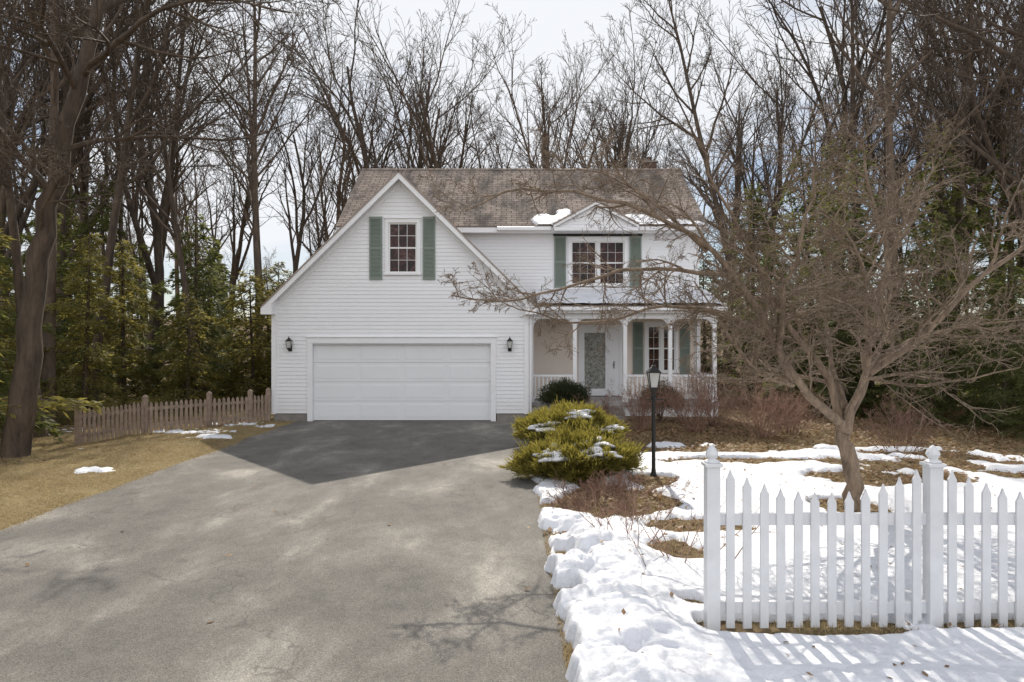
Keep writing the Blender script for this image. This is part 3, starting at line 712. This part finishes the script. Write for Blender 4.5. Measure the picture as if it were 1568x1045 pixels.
def shutter(nm,x0,x1,z0,z1,Y):
    s=MB();s.box(x0,x0+.045,Y-.05,Y-.016,z0,z1);s.box(x1-.045,x1,Y-.05,Y-.016,z0,z1);zm=z0+(z1-z0)*.5
    for a,b in ((z0,z0+.07),(zm-.035,zm+.035),(z1-.07,z1)): s.box(x0+.045,x1-.045,Y-.049,Y-.016,a,b)
    s.box(x0+.04,x1-.04,Y-.028,Y-.018,z0+.03,z1-.03)
    for a,b in ((z0+.07,zm-.035),(zm+.035,z1-.07)):
        z=a+.012
        while z<b-.02:
            s.poly([(x0+.045,Y-.046,z),(x1-.045,Y-.046,z),(x1-.045,Y-.03,z+.03),(x0+.045,Y-.03,z+.03)]);s.poly([(x0+.045,Y-.046,z),(x0+.045,Y-.028,z),(x1-.045,Y-.028,z),(x1-.045,Y-.046,z)]);z+=.036
    s.make(nm,M['shutter'],house)
window('garage_window',-3.38,-2.60,4.06,5.44,GY,3,2)
shutter('shutter_1',-3.90,-3.55,3.88,5.60,GY);shutter('shutter_2',-2.44,-2.10,3.88,5.60,GY)
def slab(nm,a,b,c,d,th,mat=None):
    a,b,c,d=map(Vector,(a,b,c,d));n=(b-a).cross(d-a).normalized()
    if n.z<0: n=-n
    W=(b-a).length;Hh=(d-a).length
    m=MB();uv=[(0,0),(W,0),(W,Hh),(0,Hh)]
    m.poly([a,b,c,d],uv)
    q=[p-n*th for p in (a,b,c,d)]
    m.poly([q[3],q[2],q[1],q[0]],uv)
    P_=[a,b,c,d]
    for i in range(4):
        j=(i+1)%4;m.poly([P_[i],q[i],q[j],P_[j]],[(0,0),(0,.1),(.1,.1),(.1,0)])
    return m.make(nm,mat or M['roof'],house)
F0,F1=18.38,25.75
xe=3.72;ze=roofz(xe)
slab('garage_roof_left',(GC-xe,F0,ze),(GC-xe,F1,ze),(GC,F1,6.8),(GC,F0,6.8),.035)
slab('garage_roof_right',(GC+xe,F0,ze),(GC+xe,F1,ze),(GC,F1,6.8),(GC,F0,6.8),.035)
def rake(nm,x0,z0,x1,z1,y0,y1,dep,mat=None):
    m=MB();m.prism([(x0,y0,z0),(x1,y0,z1),(x1,y0,z1-dep),(x0,y0,z0-dep)],[(x0,y1,z0),(x1,y1,z1),(x1,y1,z1-dep),(x0,y1,z0-dep)])
    return m.make(nm,mat or M['trim'],house,.003)
for s,nm in ((-1,'left'),(1,'right')):
    rake('garage_rake_'+nm,GC,6.8-.052,GC+s*xe,ze-.052,F0+.02,F0+.05,.17)
    rake('garage_rake_frieze_'+nm,GC,6.8-.21,GC+s*3.45,roofz(3.45)-.21,GY-.03,GY+.0,.13)
    m=MB();m.poly([(GC,F0+.05,6.68),(GC+s*xe,F0+.05,ze-.12),(GC+s*xe,GY,ze-.12),(GC,GY,6.68)]);m.make('garage_rake_soffit_'+nm,M['trim'],house)
    a,b=sorted((GC+s*(xe-.015),GC+s*(xe-.045)));boxo('garage_fascia_'+nm,a,b,F0+.051,(F1 if s<0 else 21.4),ze-.20,ze-.045,M['trim'],house)
    a,b=sorted((GC+s*(xe-.047),GC+s*3.4));boxo('garage_soffit_'+nm,a,b,F0+.055,(F1 if s<0 else 21.4),ze-.20,ze-.18,M['trim'],house)
    m=MB();X0=GC+s*(xe-.005);X1=GC+s*3.42
    m.prism([(X0,F0+.015,ze-.06),(X1,F0+.015,ze+.18),(X1,F0+.015,ze-.215),(X0,F0+.015,ze-.215)],[(X0,GY,ze-.06),(X1,GY,ze+.18),(X1,GY,ze-.215),(X0,GY,ze-.215)])
    m.make('cornice_return_'+nm,M['trim'],house,.003)
# main block
MY=21.5;MX0,MX1=-5.2,5.85
w2=(1.77,3.62,3.95,5.42);pw=(4.2,5.2,1.17,2.75);pd=(2.1,3.46,.4,2.62)
clap('main_front_wall_upper',(0,MY),(1,0),(0,-1),3.4,5.72,lambda z:MX0,lambda z:MX1,[w2],M['siding'],house)
clap('main_front_wall_porch',(0,MY),(1,0),(0,-1),.45,3.4,lambda z:GX1,lambda z:MX1,[pw,pd],M['siding2'],house)
ry=24.8;rz=8.45;ez=5.76;ey=21.12
sl=(rz-ez)/(ry-ey)
gy0=lambda z: MY if z<5.9 else ey+(z+.12-ez)/sl
gy1=lambda z: 28.1 if z<5.9 else 2*ry-(ey+(z+.12-ez)/sl)
for nm,xx,n in (('main_left_wall',MX0,(-1,0)),('main_right_wall',MX1,(1,0))):
    clap(nm,(xx,0),(0,1),n,.45,8.25,gy0,gy1,[],M['siding'],house)
clap('main_back_wall',(0,28.1),(1,0),(0,1),.45,5.72,lambda z:MX0,lambda z:MX1,[],M['siding'],house)
boxo('corner_board_3',MX1-.1,MX1+.03,MY-.035,MY+.1,.45,5.6,M['trim'],house)
boxo('corner_board_4',MX0-.03,MX0+.1,MY-.035,MY+.1,.45,5.6,M['trim'],house)
rx0,rx1=-5.46,6.08
slab('main_roof_front',(rx0,ey,ez),(rx1,ey,ez),(rx1,ry,rz),(rx0,ry,rz),.035)
slab('main_roof_back',(rx0,2*ry-ey,ez),(rx1,2*ry-ey,ez),(rx1,ry,rz),(rx0,ry,rz),.035)
m=MB();m.prism([(rx0,ry-.13,rz-.075),(rx0,ry,rz+.022),(rx0,ry+.13,rz-.075)],[(rx1,ry-.13,rz-.075),(rx1,ry,rz+.022),(rx1,ry+.13,rz-.075)]);m.make('ridge_cap',M['roof'],house)
for xx,nm in ((rx0,'left'),(rx1,'right')):
    s=1 if xx>0 else -1
    for yy in (ey,2*ry-ey):
        m=MB();a=xx-s*.015;b=xx-s*.045
        m.prism([(a,yy,ez-.05),(a,ry,rz-.05),(a,ry,rz-.21),(a,yy,ez-.21)],[(b,yy,ez-.05),(b,ry,rz-.05),(b,ry,rz-.21),(b,yy,ez-.21)])
        m.make('main_rake_'+nm,M['trim'],house,.003)
boxo('main_fascia',rx0+.05,rx1-.05,ey+.03,ey+.06,ez-.2,ez-.04,M['trim'],house)
boxo('main_soffit',rx0+.05,rx1-.05,ey+.062,MY-.01,ez-.19,ez-.17,M['trim'],house)
boxo('main_gutter_left',GX1-.9,1.22,ey-.09,ey+.028,ez-.15,ez-.03,M['trim'],house,.02)
boxo('main_gutter_right',3.92,rx1-.02,ey-.09,ey+.028,ez-.15,ez-.03,M['trim'],house,.02)
boxo('main_fascia_back',rx0+.05,rx1-.05,2*ry-ey-.06,2*ry-ey-.03,ez-.2,ez-.04,M['trim'],house)
window('upper_window',1.86,3.54,3.98,5.34,MY,3,2,2)
shutter('shutter_3',1.33,1.70,3.88,5.50,MY);shutter('shutter_4',3.70,4.07,3.88,5.50,MY)
window('porch_window',4.27,5.14,1.25,2.68,MY,2,2,2)
shutter('shutter_5',3.80,4.13,1.15,2.8,MY);shutter('shutter_6',5.28,5.6,1.15,2.8,MY)
# pediment dormer
dc=2.58;dh=1.32;dz=6.52;dzb=5.80;dy0=20.86;pk_=(dz-dzb)
for s,nm in ((-1,'left'),(1,'right')):
    slab('pediment_roof_'+nm,(dc+s*dh,dy0,dzb),(dc+s*dh,22.5,dzb),(dc,22.5,dz),(dc,dy0,dz),.045)
    rake('pediment_rake_'+nm,dc,dz-.055,dc+s*(dh-.01),dzb-.045,dy0+.02,dy0+.05,.085)
clap('pediment_wall',(0,dy0+.14),(1,0),(0,-1),dzb-.12,dz-.14,lambda z:dc-(dz-.1-z)*dh/pk_,lambda z:dc+(dz-.1-z)*dh/pk_,[],M['siding'],house)
boxo('pediment_base',dc-dh+.03,dc+dh-.03,dy0+.022,MY-.02,dzb-.22,dzb-.115,M['trim'],house)
boxo('pediment_shadow_strip',1.3,4.1,MY-.045,MY-.001,5.50,5.57,M['black'],house)  # black strip standing in for the shadow line under the pediment
c=MB();c.box(4.85,5.35,25.2,25.7,7.5,8.80);c.make('chimney',M['brick'],house,.005);boxo('chimney_cap',4.81,5.39,25.16,25.74,8.80,8.86,M['concrete'],house)
c=MB();c.cyl((5.1,25.45,8.85),(5.1,25.45,9.05),.09,.09,12);c.make('chimney_flue',M['brick'],house)
# porch
PF=.45;py0=19.55
boxo('porch_floor',GX1+.035,5.95,py0+.05,MY-.02,PF-.12,PF,M['deck'],house)
boxo('porch_skirt',GX1+.035,5.93,py0+.10,py0+.13,0,PF-.121,M['trim'],house)
boxo('porch_skirt_side',5.90,5.93,py0+.131,MY-.02,0,PF-.121,M['trim'],house)
slab('porch_roof',(GX1+.2,py0-.12,3.2),(6.12,py0-.12,3.2),(6.12,MY-.016,3.74),(GX1+.2,MY-.016,3.74),.04)
boxo('porch_gutter',GX1+.25,6.12,py0-.22,py0-.122,3.06,3.17,M['trim'],house,.02)
boxo('porch_fascia',GX1+.22,6.10,py0-.119,py0-.09,3.0,3.15,M['trim'],house)
boxo('porch_beam',GX1+.035,5.93,py0+.08,py0+.24,2.84,3.08,M['trim'],house)
boxo('porch_beam_side',5.79,5.93,py0+.241,MY-.02,2.84,3.08,M['trim'],house)
boxo('porch_ceiling',GX1+.035,6.08,py0-.088,MY-.02,3.085,3.1,M['trim'],house)
m=MB();m.prism([(6.08,py0-.09,3.1),(6.08,MY-.02,3.1),(6.08,MY-.02,3.68),(6.08,py0-.09,3.15)],[(6.05,py0-.09,3.1),(6.05,MY-.02,3.1),(6.05,MY-.02,3.68),(6.05,py0-.09,3.15)]);m.make('porch_roof_end',M['trim'],house)
posts=[.56,1.81,3.26,4.56,5.84]
pm=MB()
for px in posts:
    pm.box(px-.055,px+.055,py0+.10,py0+.21,PF,2.84);pm.box(px-.08,px+.08,py0+.08,py0+.235,PF+.001,PF+.14);pm.box(px-.075,px+.075,py0+.085,py0+.23,2.72,2.839)
pm.box(5.785,5.895,MY-.14,MY-.03,PF,2.84)
for px in posts:
    for s in (-1,1):
        if (px<.7 and s<0) or (px>5.7 and s>0): continue
        a=[]
        for i in range(7):
            th=i/6*math.pi/2;a.append((px+s*(.055+.26*(1-math.cos(th))),2.84-.26*(1-math.sin(th)) ))
        poly=[(px+s*.055,2.84)]+a
        A=[(p[0],py0+.135,p[1]-.001) for p in poly];B=[(p[0],py0+.175,p[1]-.001) for p in poly];pm.prism(A,B)
pm.make('porch_posts',M['trim'],house)
rl=MB()
for a,b in ((posts[0],posts[1]),(posts[2],posts[3]),(posts[3],posts[4])):
    a+=.055;b-=.055;rl.box(a,b,py0+.12,py0+.185,PF+.72,PF+.78);rl.box(a,b,py0+.13,py0+.175,PF+.09,PF+.14)
    n=int((b-a)/.11)
    for i in range(n):
        xx=a+(i+.5)*(b-a)/n;rl.box(xx-.016,xx+.016,py0+.137,py0+.168,PF+.14,PF+.72)
rl.box(5.81,5.87,py0+.21,MY-.14,PF+.72,PF+.78);rl.box(5.815,5.865,py0+.21,MY-.14,PF+.09,PF+.14)
for i in range(14): yy=py0+.28+i*.115;rl.box(5.825,5.855,yy,yy+.03,PF+.14,PF+.72)
rl.make('porch_railing',M['trim'],house)
st=MB()
for i in range(3): st.box(1.95,3.15,py0+.05-.30*(3-i),py0+.05-.30*(2-i),0,.11+.11*i)
st.make('porch_steps',M['concrete'],house,.01)
# entry door
d=MB();dx0,dx1=2.16,3.40;dzt=2.56
d.box(dx0-.07,dx0+.03,MY-.04,MY+.06,PF,dzt);d.box(dx1-.03,dx1+.07,MY-.04,MY+.06,PF,dzt);d.box(dx0-.1,dx1+.1,MY-.045,MY+.06,dzt,dzt+.14);d.box(3.02,3.10,MY-.035,MY+.06,PF,dzt)
d.box(dx0+.03,dx0+.12,MY-.02,MY+.02,PF+.03,dzt);d.box(2.94,3.02,MY-.02,MY+.02,PF+.03,dzt);d.box(dx0+.12,2.94,MY-.02,MY+.02,dzt-.1,dzt);d.box(dx0+.12,2.94,MY-.02,MY+.02,PF+.03,PF+.25)
d.box(3.10,3.37,MY-.02,MY+.02,PF+.03,dzt)
d.make('front_door_frame',M['trim'],house,.004)
d=MB();d.poly([(dx0+.12,MY,PF+.25),(2.94,MY,PF+.25),(2.94,MY,dzt-.1),(dx0+.12,MY,dzt-.1)]);d.make('front_door_glass',M['doorglass'],house)
boxo('door_back',dx0-.05,dx1+.05,MY+.062,MY+.1,PF,dzt+.1,M['dark'],house,0)
d=MB();d.cyl((3.2,MY-.02,1.45),(3.2,MY-.09,1.45),.02);d.cyl((3.2,MY-.08,1.34),(3.2,MY-.08,1.56),.014);d.make('front_door_handle',M['black'],house)
ds=MB();ds.box(GX1+.04,GX1+.11,GY+.02,GY+.09,.1,3.0);ds.make('downspout',M['trim'],house,.01)
# roof snow
def roof_snow(nm,x0,x1,v0,v1,org,slopev,mask,th=.07,parent=house):
    nxn=int((x1-x0)/.03)+2;nv=int((v1-v0)/.03)+2
    xs=np.linspace(x0,x1,nxn);vs=np.linspace(v0,v1,nv);X,V=np.meshgrid(xs,vs)
    mk=mask(X,V);cov=sst(mk,0,.35);H=cov*th*(1+.4*fbm(X,V,3,7))-.02*(1-cov)
    sy,sz=slopev;Yw=org[0]+V*sy-H*sz;Zw=org[1]+V*sz+H*sy
    F=gridfaces(nv,nxn);h=H.ravel();F=F[h[F].max(1)>-.003]
    if len(F)==0: return
    used=np.unique(F);mp=np.zeros(X.size,int);mp[used]=np.arange(len(used))
    obj(nm,mesh_np(nm,np.stack([X.ravel(),Yw.ravel(),Zw.ravel()],1)[used],mp[F],M['snow'],True),parent)
L=math.hypot(ry-ey,rz-ez);sv=((ry-ey)/L,(rz-ez)/L)
def mm(x,v):
    m=-.5+.6*fbm(x,v,2.2,5,4)+.3*fbm(x,v,7,6,3)
    for a in ((1.05,.35,.4,.4,1.7),(1.65,.8,.3,.45,1.4),(3.95,.45,.55,.4,1.6),(4.7,.15,.8,.25,1.3),(5.6,.15,.6,.2,1.1)): m=m+ell(x,v,*a)
    return m
roof_snow('roof_snow_main',.6,6.0,.02,1.6,(ey,ez+.004),sv,mm,.045)
L2=math.hypot(MY-py0+.104,.54);sv2=((MY-py0+.104)/L2,.54/L2)
roof_snow('roof_snow_porch',GX1+.3,6.08,.01,L2-.01,(py0-.12,3.204),sv2,lambda x,v:.7+.5*fbm(x,v,1.6,15,4)-.45*sst(x,5.7,6.2),.07)
# lanterns
def lantern(nm,x,y,z,s,parent,glass=None):
    a=math.pi/4
    g=MB();g.lathe((x,y,z),[(.075*s,.02*s),(.13*s,.27*s)],4,a);g.make(nm+'_glass',glass or M['lampglass'],parent)
    k=MB()
    for i in range(4):
        t=a+i*math.pi/2;c,sn=math.cos(t),math.sin(t)
        k.cyl((x+.08*s*c,y+.08*s*sn,z),(x+.137*s*c,y+.137*s*sn,z+.28*s),.008*s,None,5)
    k.lathe((x,y,z),[(.05*s,-.05*s),(.092*s,0),(.092*s,.02*s)],4,a)
    k.lathe((x,y,z+.27*s),[(.155*s,0),(.155*s,.015*s),(.07*s,.085*s),(.055*s,.09*s),(.055*s,.115*s),(.02*s,.13*s),(.012*s,.15*s),(.018*s,.165*s),(.004*s,.19*s)],4,a)
    k.make(nm+'_frame',M['black'],parent)
for i,x in enumerate((-6.07,-.06)):
    lantern('wall_light_%d'%(i+1),x,GY-.13,2.0,.72,house)
    b=MB();b.box(x-.05,x+.05,GY-.035,GY-.016,1.92,2.12);b.cyl((x,GY-.02,1.98),(x,GY-.13,1.94),.012,None,6);b.make('wall_light_bracket_%d'%(i+1),M['black'],house)
# ---------------------------------------------------------------- lamp post
lp=empty('lamp_post',(2.24,10.8,0))
k=MB();k.lathe((0,0,0),[(.055,0),(.055,.08),(.04,.12),(.031,.2),(.031,1.28),(.043,1.30),(.043,1.33),(.028,1.36),(.026,1.42)],14);k.cyl((-.14,0,1.27),(.14,0,1.27),.009,None,6)
k.make('post',M['black'],lp)
lantern('lantern',0,0,1.45,.92,lp)
# ---------------------------------------------------------------- white picket fence
wf=empty('white_picket_fence',(0,5.19,0))
pk=MB();FX=[1.52,3.2,4.88,6.56,8.24]
for i,fx in enumerate(FX):
    pk.box(fx-.05,fx+.05,-.05,.05,-.05,1.25)
    pk.box(fx-.065,fx+.065,-.065,.065,1.25,1.275)
    pk.lathe((fx,0,1.275),[(.055,0),(.06,.012),(.045,.022),(.03,.03),(.042,.05),(.05,.065),(.045,.085),(.025,.115),(.010,.13),(.002,.137)],12)
pb=MB();rl=MB()
for a,b in zip(FX[:-1],FX[1:]):
    rl.box(a+.05,b-.05,-.006,.032,.80,.89);rl.box(a+.05,b-.05,-.006,.032,.13,.22)
    n=12
    for i in range(n):
        xx=a+.134+(b-a-.268)*i/(n-1);u=(i/(n-1))*2-1
        zt=1.05+.175*abs(u)**2.0;w=.032;zz0=.02+.006*math.sin(i*2.3+a)
        zt+=.004*math.sin(i*5.1+a);dx=.003*math.sin(i*3.7)
        A=[(xx-w,-.028,zz0),(xx+w,-.028,zz0),(xx+w+dx,-.028,zt-.075),(xx+w*.55+dx,-.028,zt-.05),(xx+dx,-.028,zt),(xx-w*.55+dx,-.028,zt-.05),(xx-w+dx,-.028,zt-.075)]
        pb.prism(A,[(p[0],-.0075,p[2]) for p in A])
pk.make('posts',M['fencewhite'],wf,.003);pb.make('pickets',M['fencewhite'],wf,.002);rl.make('rails',M['fencewhite'],wf,.003)
# ---------------------------------------------------------------- brown picket fence
bf=empty('brown_picket_fence')
pp=[(-6.62,18.55),(-6.9,18.0),(-7.65,17.25),(-8.65,16.1),(-9.15,14.4)]
mb=MB();rr=random.Random(3)
for i,(x,y) in enumerate(pp):
    mb.box(x-.05,x+.05,y-.05,y+.05,-.05,.86);mb.lathe((x,y,.86),[(.075,0),(.075,.02),(.02,.07)],4,math.pi/4)
for (a,b),(c,d) in zip(pp[:-1],pp[1:]):
    L=math.hypot(c-a,d-b);ux,uy=(c-a)/L,(d-b)/L;nx_,ny=uy,-ux
    if ny>0: nx_,ny=-nx_,-ny
    def bx(s0,s1,o0,o1,z0,z1,pt=0):
        Pp=lambda s,o,z:(a+ux*s+nx_*o,b+uy*s+ny*o,z);sm=(s0+s1)/2
        A=[Pp(s0,o0,z0),Pp(s1,o0,z0),Pp(s1,o0,z1-pt)]+([Pp(sm,o0,z1)] if pt else [])+[Pp(s0,o0,z1-pt)]
        B=[Pp(s0,o1,z0),Pp(s1,o1,z0),Pp(s1,o1,z1-pt)]+([Pp(sm,o1,z1)] if pt else [])+[Pp(s0,o1,z1-pt)]
        mb.prism(A,B)
    bx(.04,L-.04,-.02,.02,.16,.23);bx(.04,L-.04,-.02,.02,.56,.63)
    n=max(2,int(L/.125))
    for i in range(n):
        s=.06+(L-.12)*(i+.5)/n;bx(s-.034,s+.034,.022,.042,.05+rr.uniform(-.01,.01),.76+rr.uniform(-.015,.015),.05)
mb.make('fence_boards',M['fencewood'],bf)
# ---------------------------------------------------------------- world & light
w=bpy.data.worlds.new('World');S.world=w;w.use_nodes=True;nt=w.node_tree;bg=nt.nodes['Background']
sky=nt.nodes.new('ShaderNodeTexSky');sky.sky_type='NISHITA';sky.sun_disc=False;sky.sun_elevation=R(40.5);sky.sun_rotation=R(0)
sky.air_density=1.0;sky.dust_density=.5;sky.ozone_density=2.0
tc=nt.nodes.new('ShaderNodeTexCoord')
mp=nt.nodes.new('ShaderNodeMapping');mp.inputs['Scale'].default_value=(1,1,2.6);mp.inputs['Location'].default_value=(.3,.1,.35);nt.links.new(tc.outputs['Generated'],mp.inputs[0])
no=N(nt,'ShaderNodeTexNoise',Scale=2.1,Detail=8,Roughness=.55,Distortion=.4);nt.links.new(mp.outputs[0],no.inputs['Vector'])
sx=nt.nodes.new('ShaderNodeSeparateXYZ');nt.links.new(tc.outputs['Generated'],sx.inputs[0])
# unseen cloud bank added to light the house front, thin haze round the sun
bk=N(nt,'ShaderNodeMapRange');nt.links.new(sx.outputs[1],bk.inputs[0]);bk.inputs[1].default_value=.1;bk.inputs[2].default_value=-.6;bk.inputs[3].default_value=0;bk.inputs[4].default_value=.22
dp=nt.nodes.new('ShaderNodeVectorMath');dp.operation='DOT_PRODUCT';nt.links.new(tc.outputs['Generated'],dp.inputs[0]);dp.inputs[1].default_value=(0,math.cos(R(30)),math.sin(R(30)))
hz=N(nt,'ShaderNodeMapRange');nt.links.new(dp.outputs['Value'],hz.inputs[0]);hz.inputs[1].default_value=.80;hz.inputs[2].default_value=.98;hz.inputs[3].default_value=0;hz.inputs[4].default_value=.12
ad=nt.nodes.new('ShaderNodeMath');ad.operation='ADD';nt.links.new(no.outputs['Fac'],ad.inputs[0]);nt.links.new(bk.outputs[0],ad.inputs[1])
ad2=nt.nodes.new('ShaderNodeMath');ad2.operation='ADD';nt.links.new(ad.outputs[0],ad2.inputs[0]);nt.links.new(hz.outputs[0],ad2.inputs[1])
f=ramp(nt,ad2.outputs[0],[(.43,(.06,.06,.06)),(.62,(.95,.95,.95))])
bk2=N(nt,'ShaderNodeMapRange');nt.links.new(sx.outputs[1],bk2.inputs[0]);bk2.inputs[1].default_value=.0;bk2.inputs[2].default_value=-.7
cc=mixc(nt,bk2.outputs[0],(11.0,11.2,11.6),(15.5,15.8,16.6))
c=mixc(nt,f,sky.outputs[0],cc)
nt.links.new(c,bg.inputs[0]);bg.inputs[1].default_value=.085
l=bpy.data.lights.new('sun','SUN');l.energy=5.0;l.angle=R(.5);l.color=(1,.93,.82)
o=bpy.data.objects.new('sun',l);COL.objects.link(o);o.rotation_euler=(R(-49.5),0,0);o.location=(0,30,30)
cam=bpy.data.cameras.new('camera');co=bpy.data.objects.new('camera',cam);COL.objects.link(co)
cam.lens=24;cam.sensor_width=36;cam.clip_end=1500;cam.clip_start=.05;co.location=(0,0,2.2);co.rotation_euler=(R(90),0,0)
S.camera=co
print('trees',cnt)
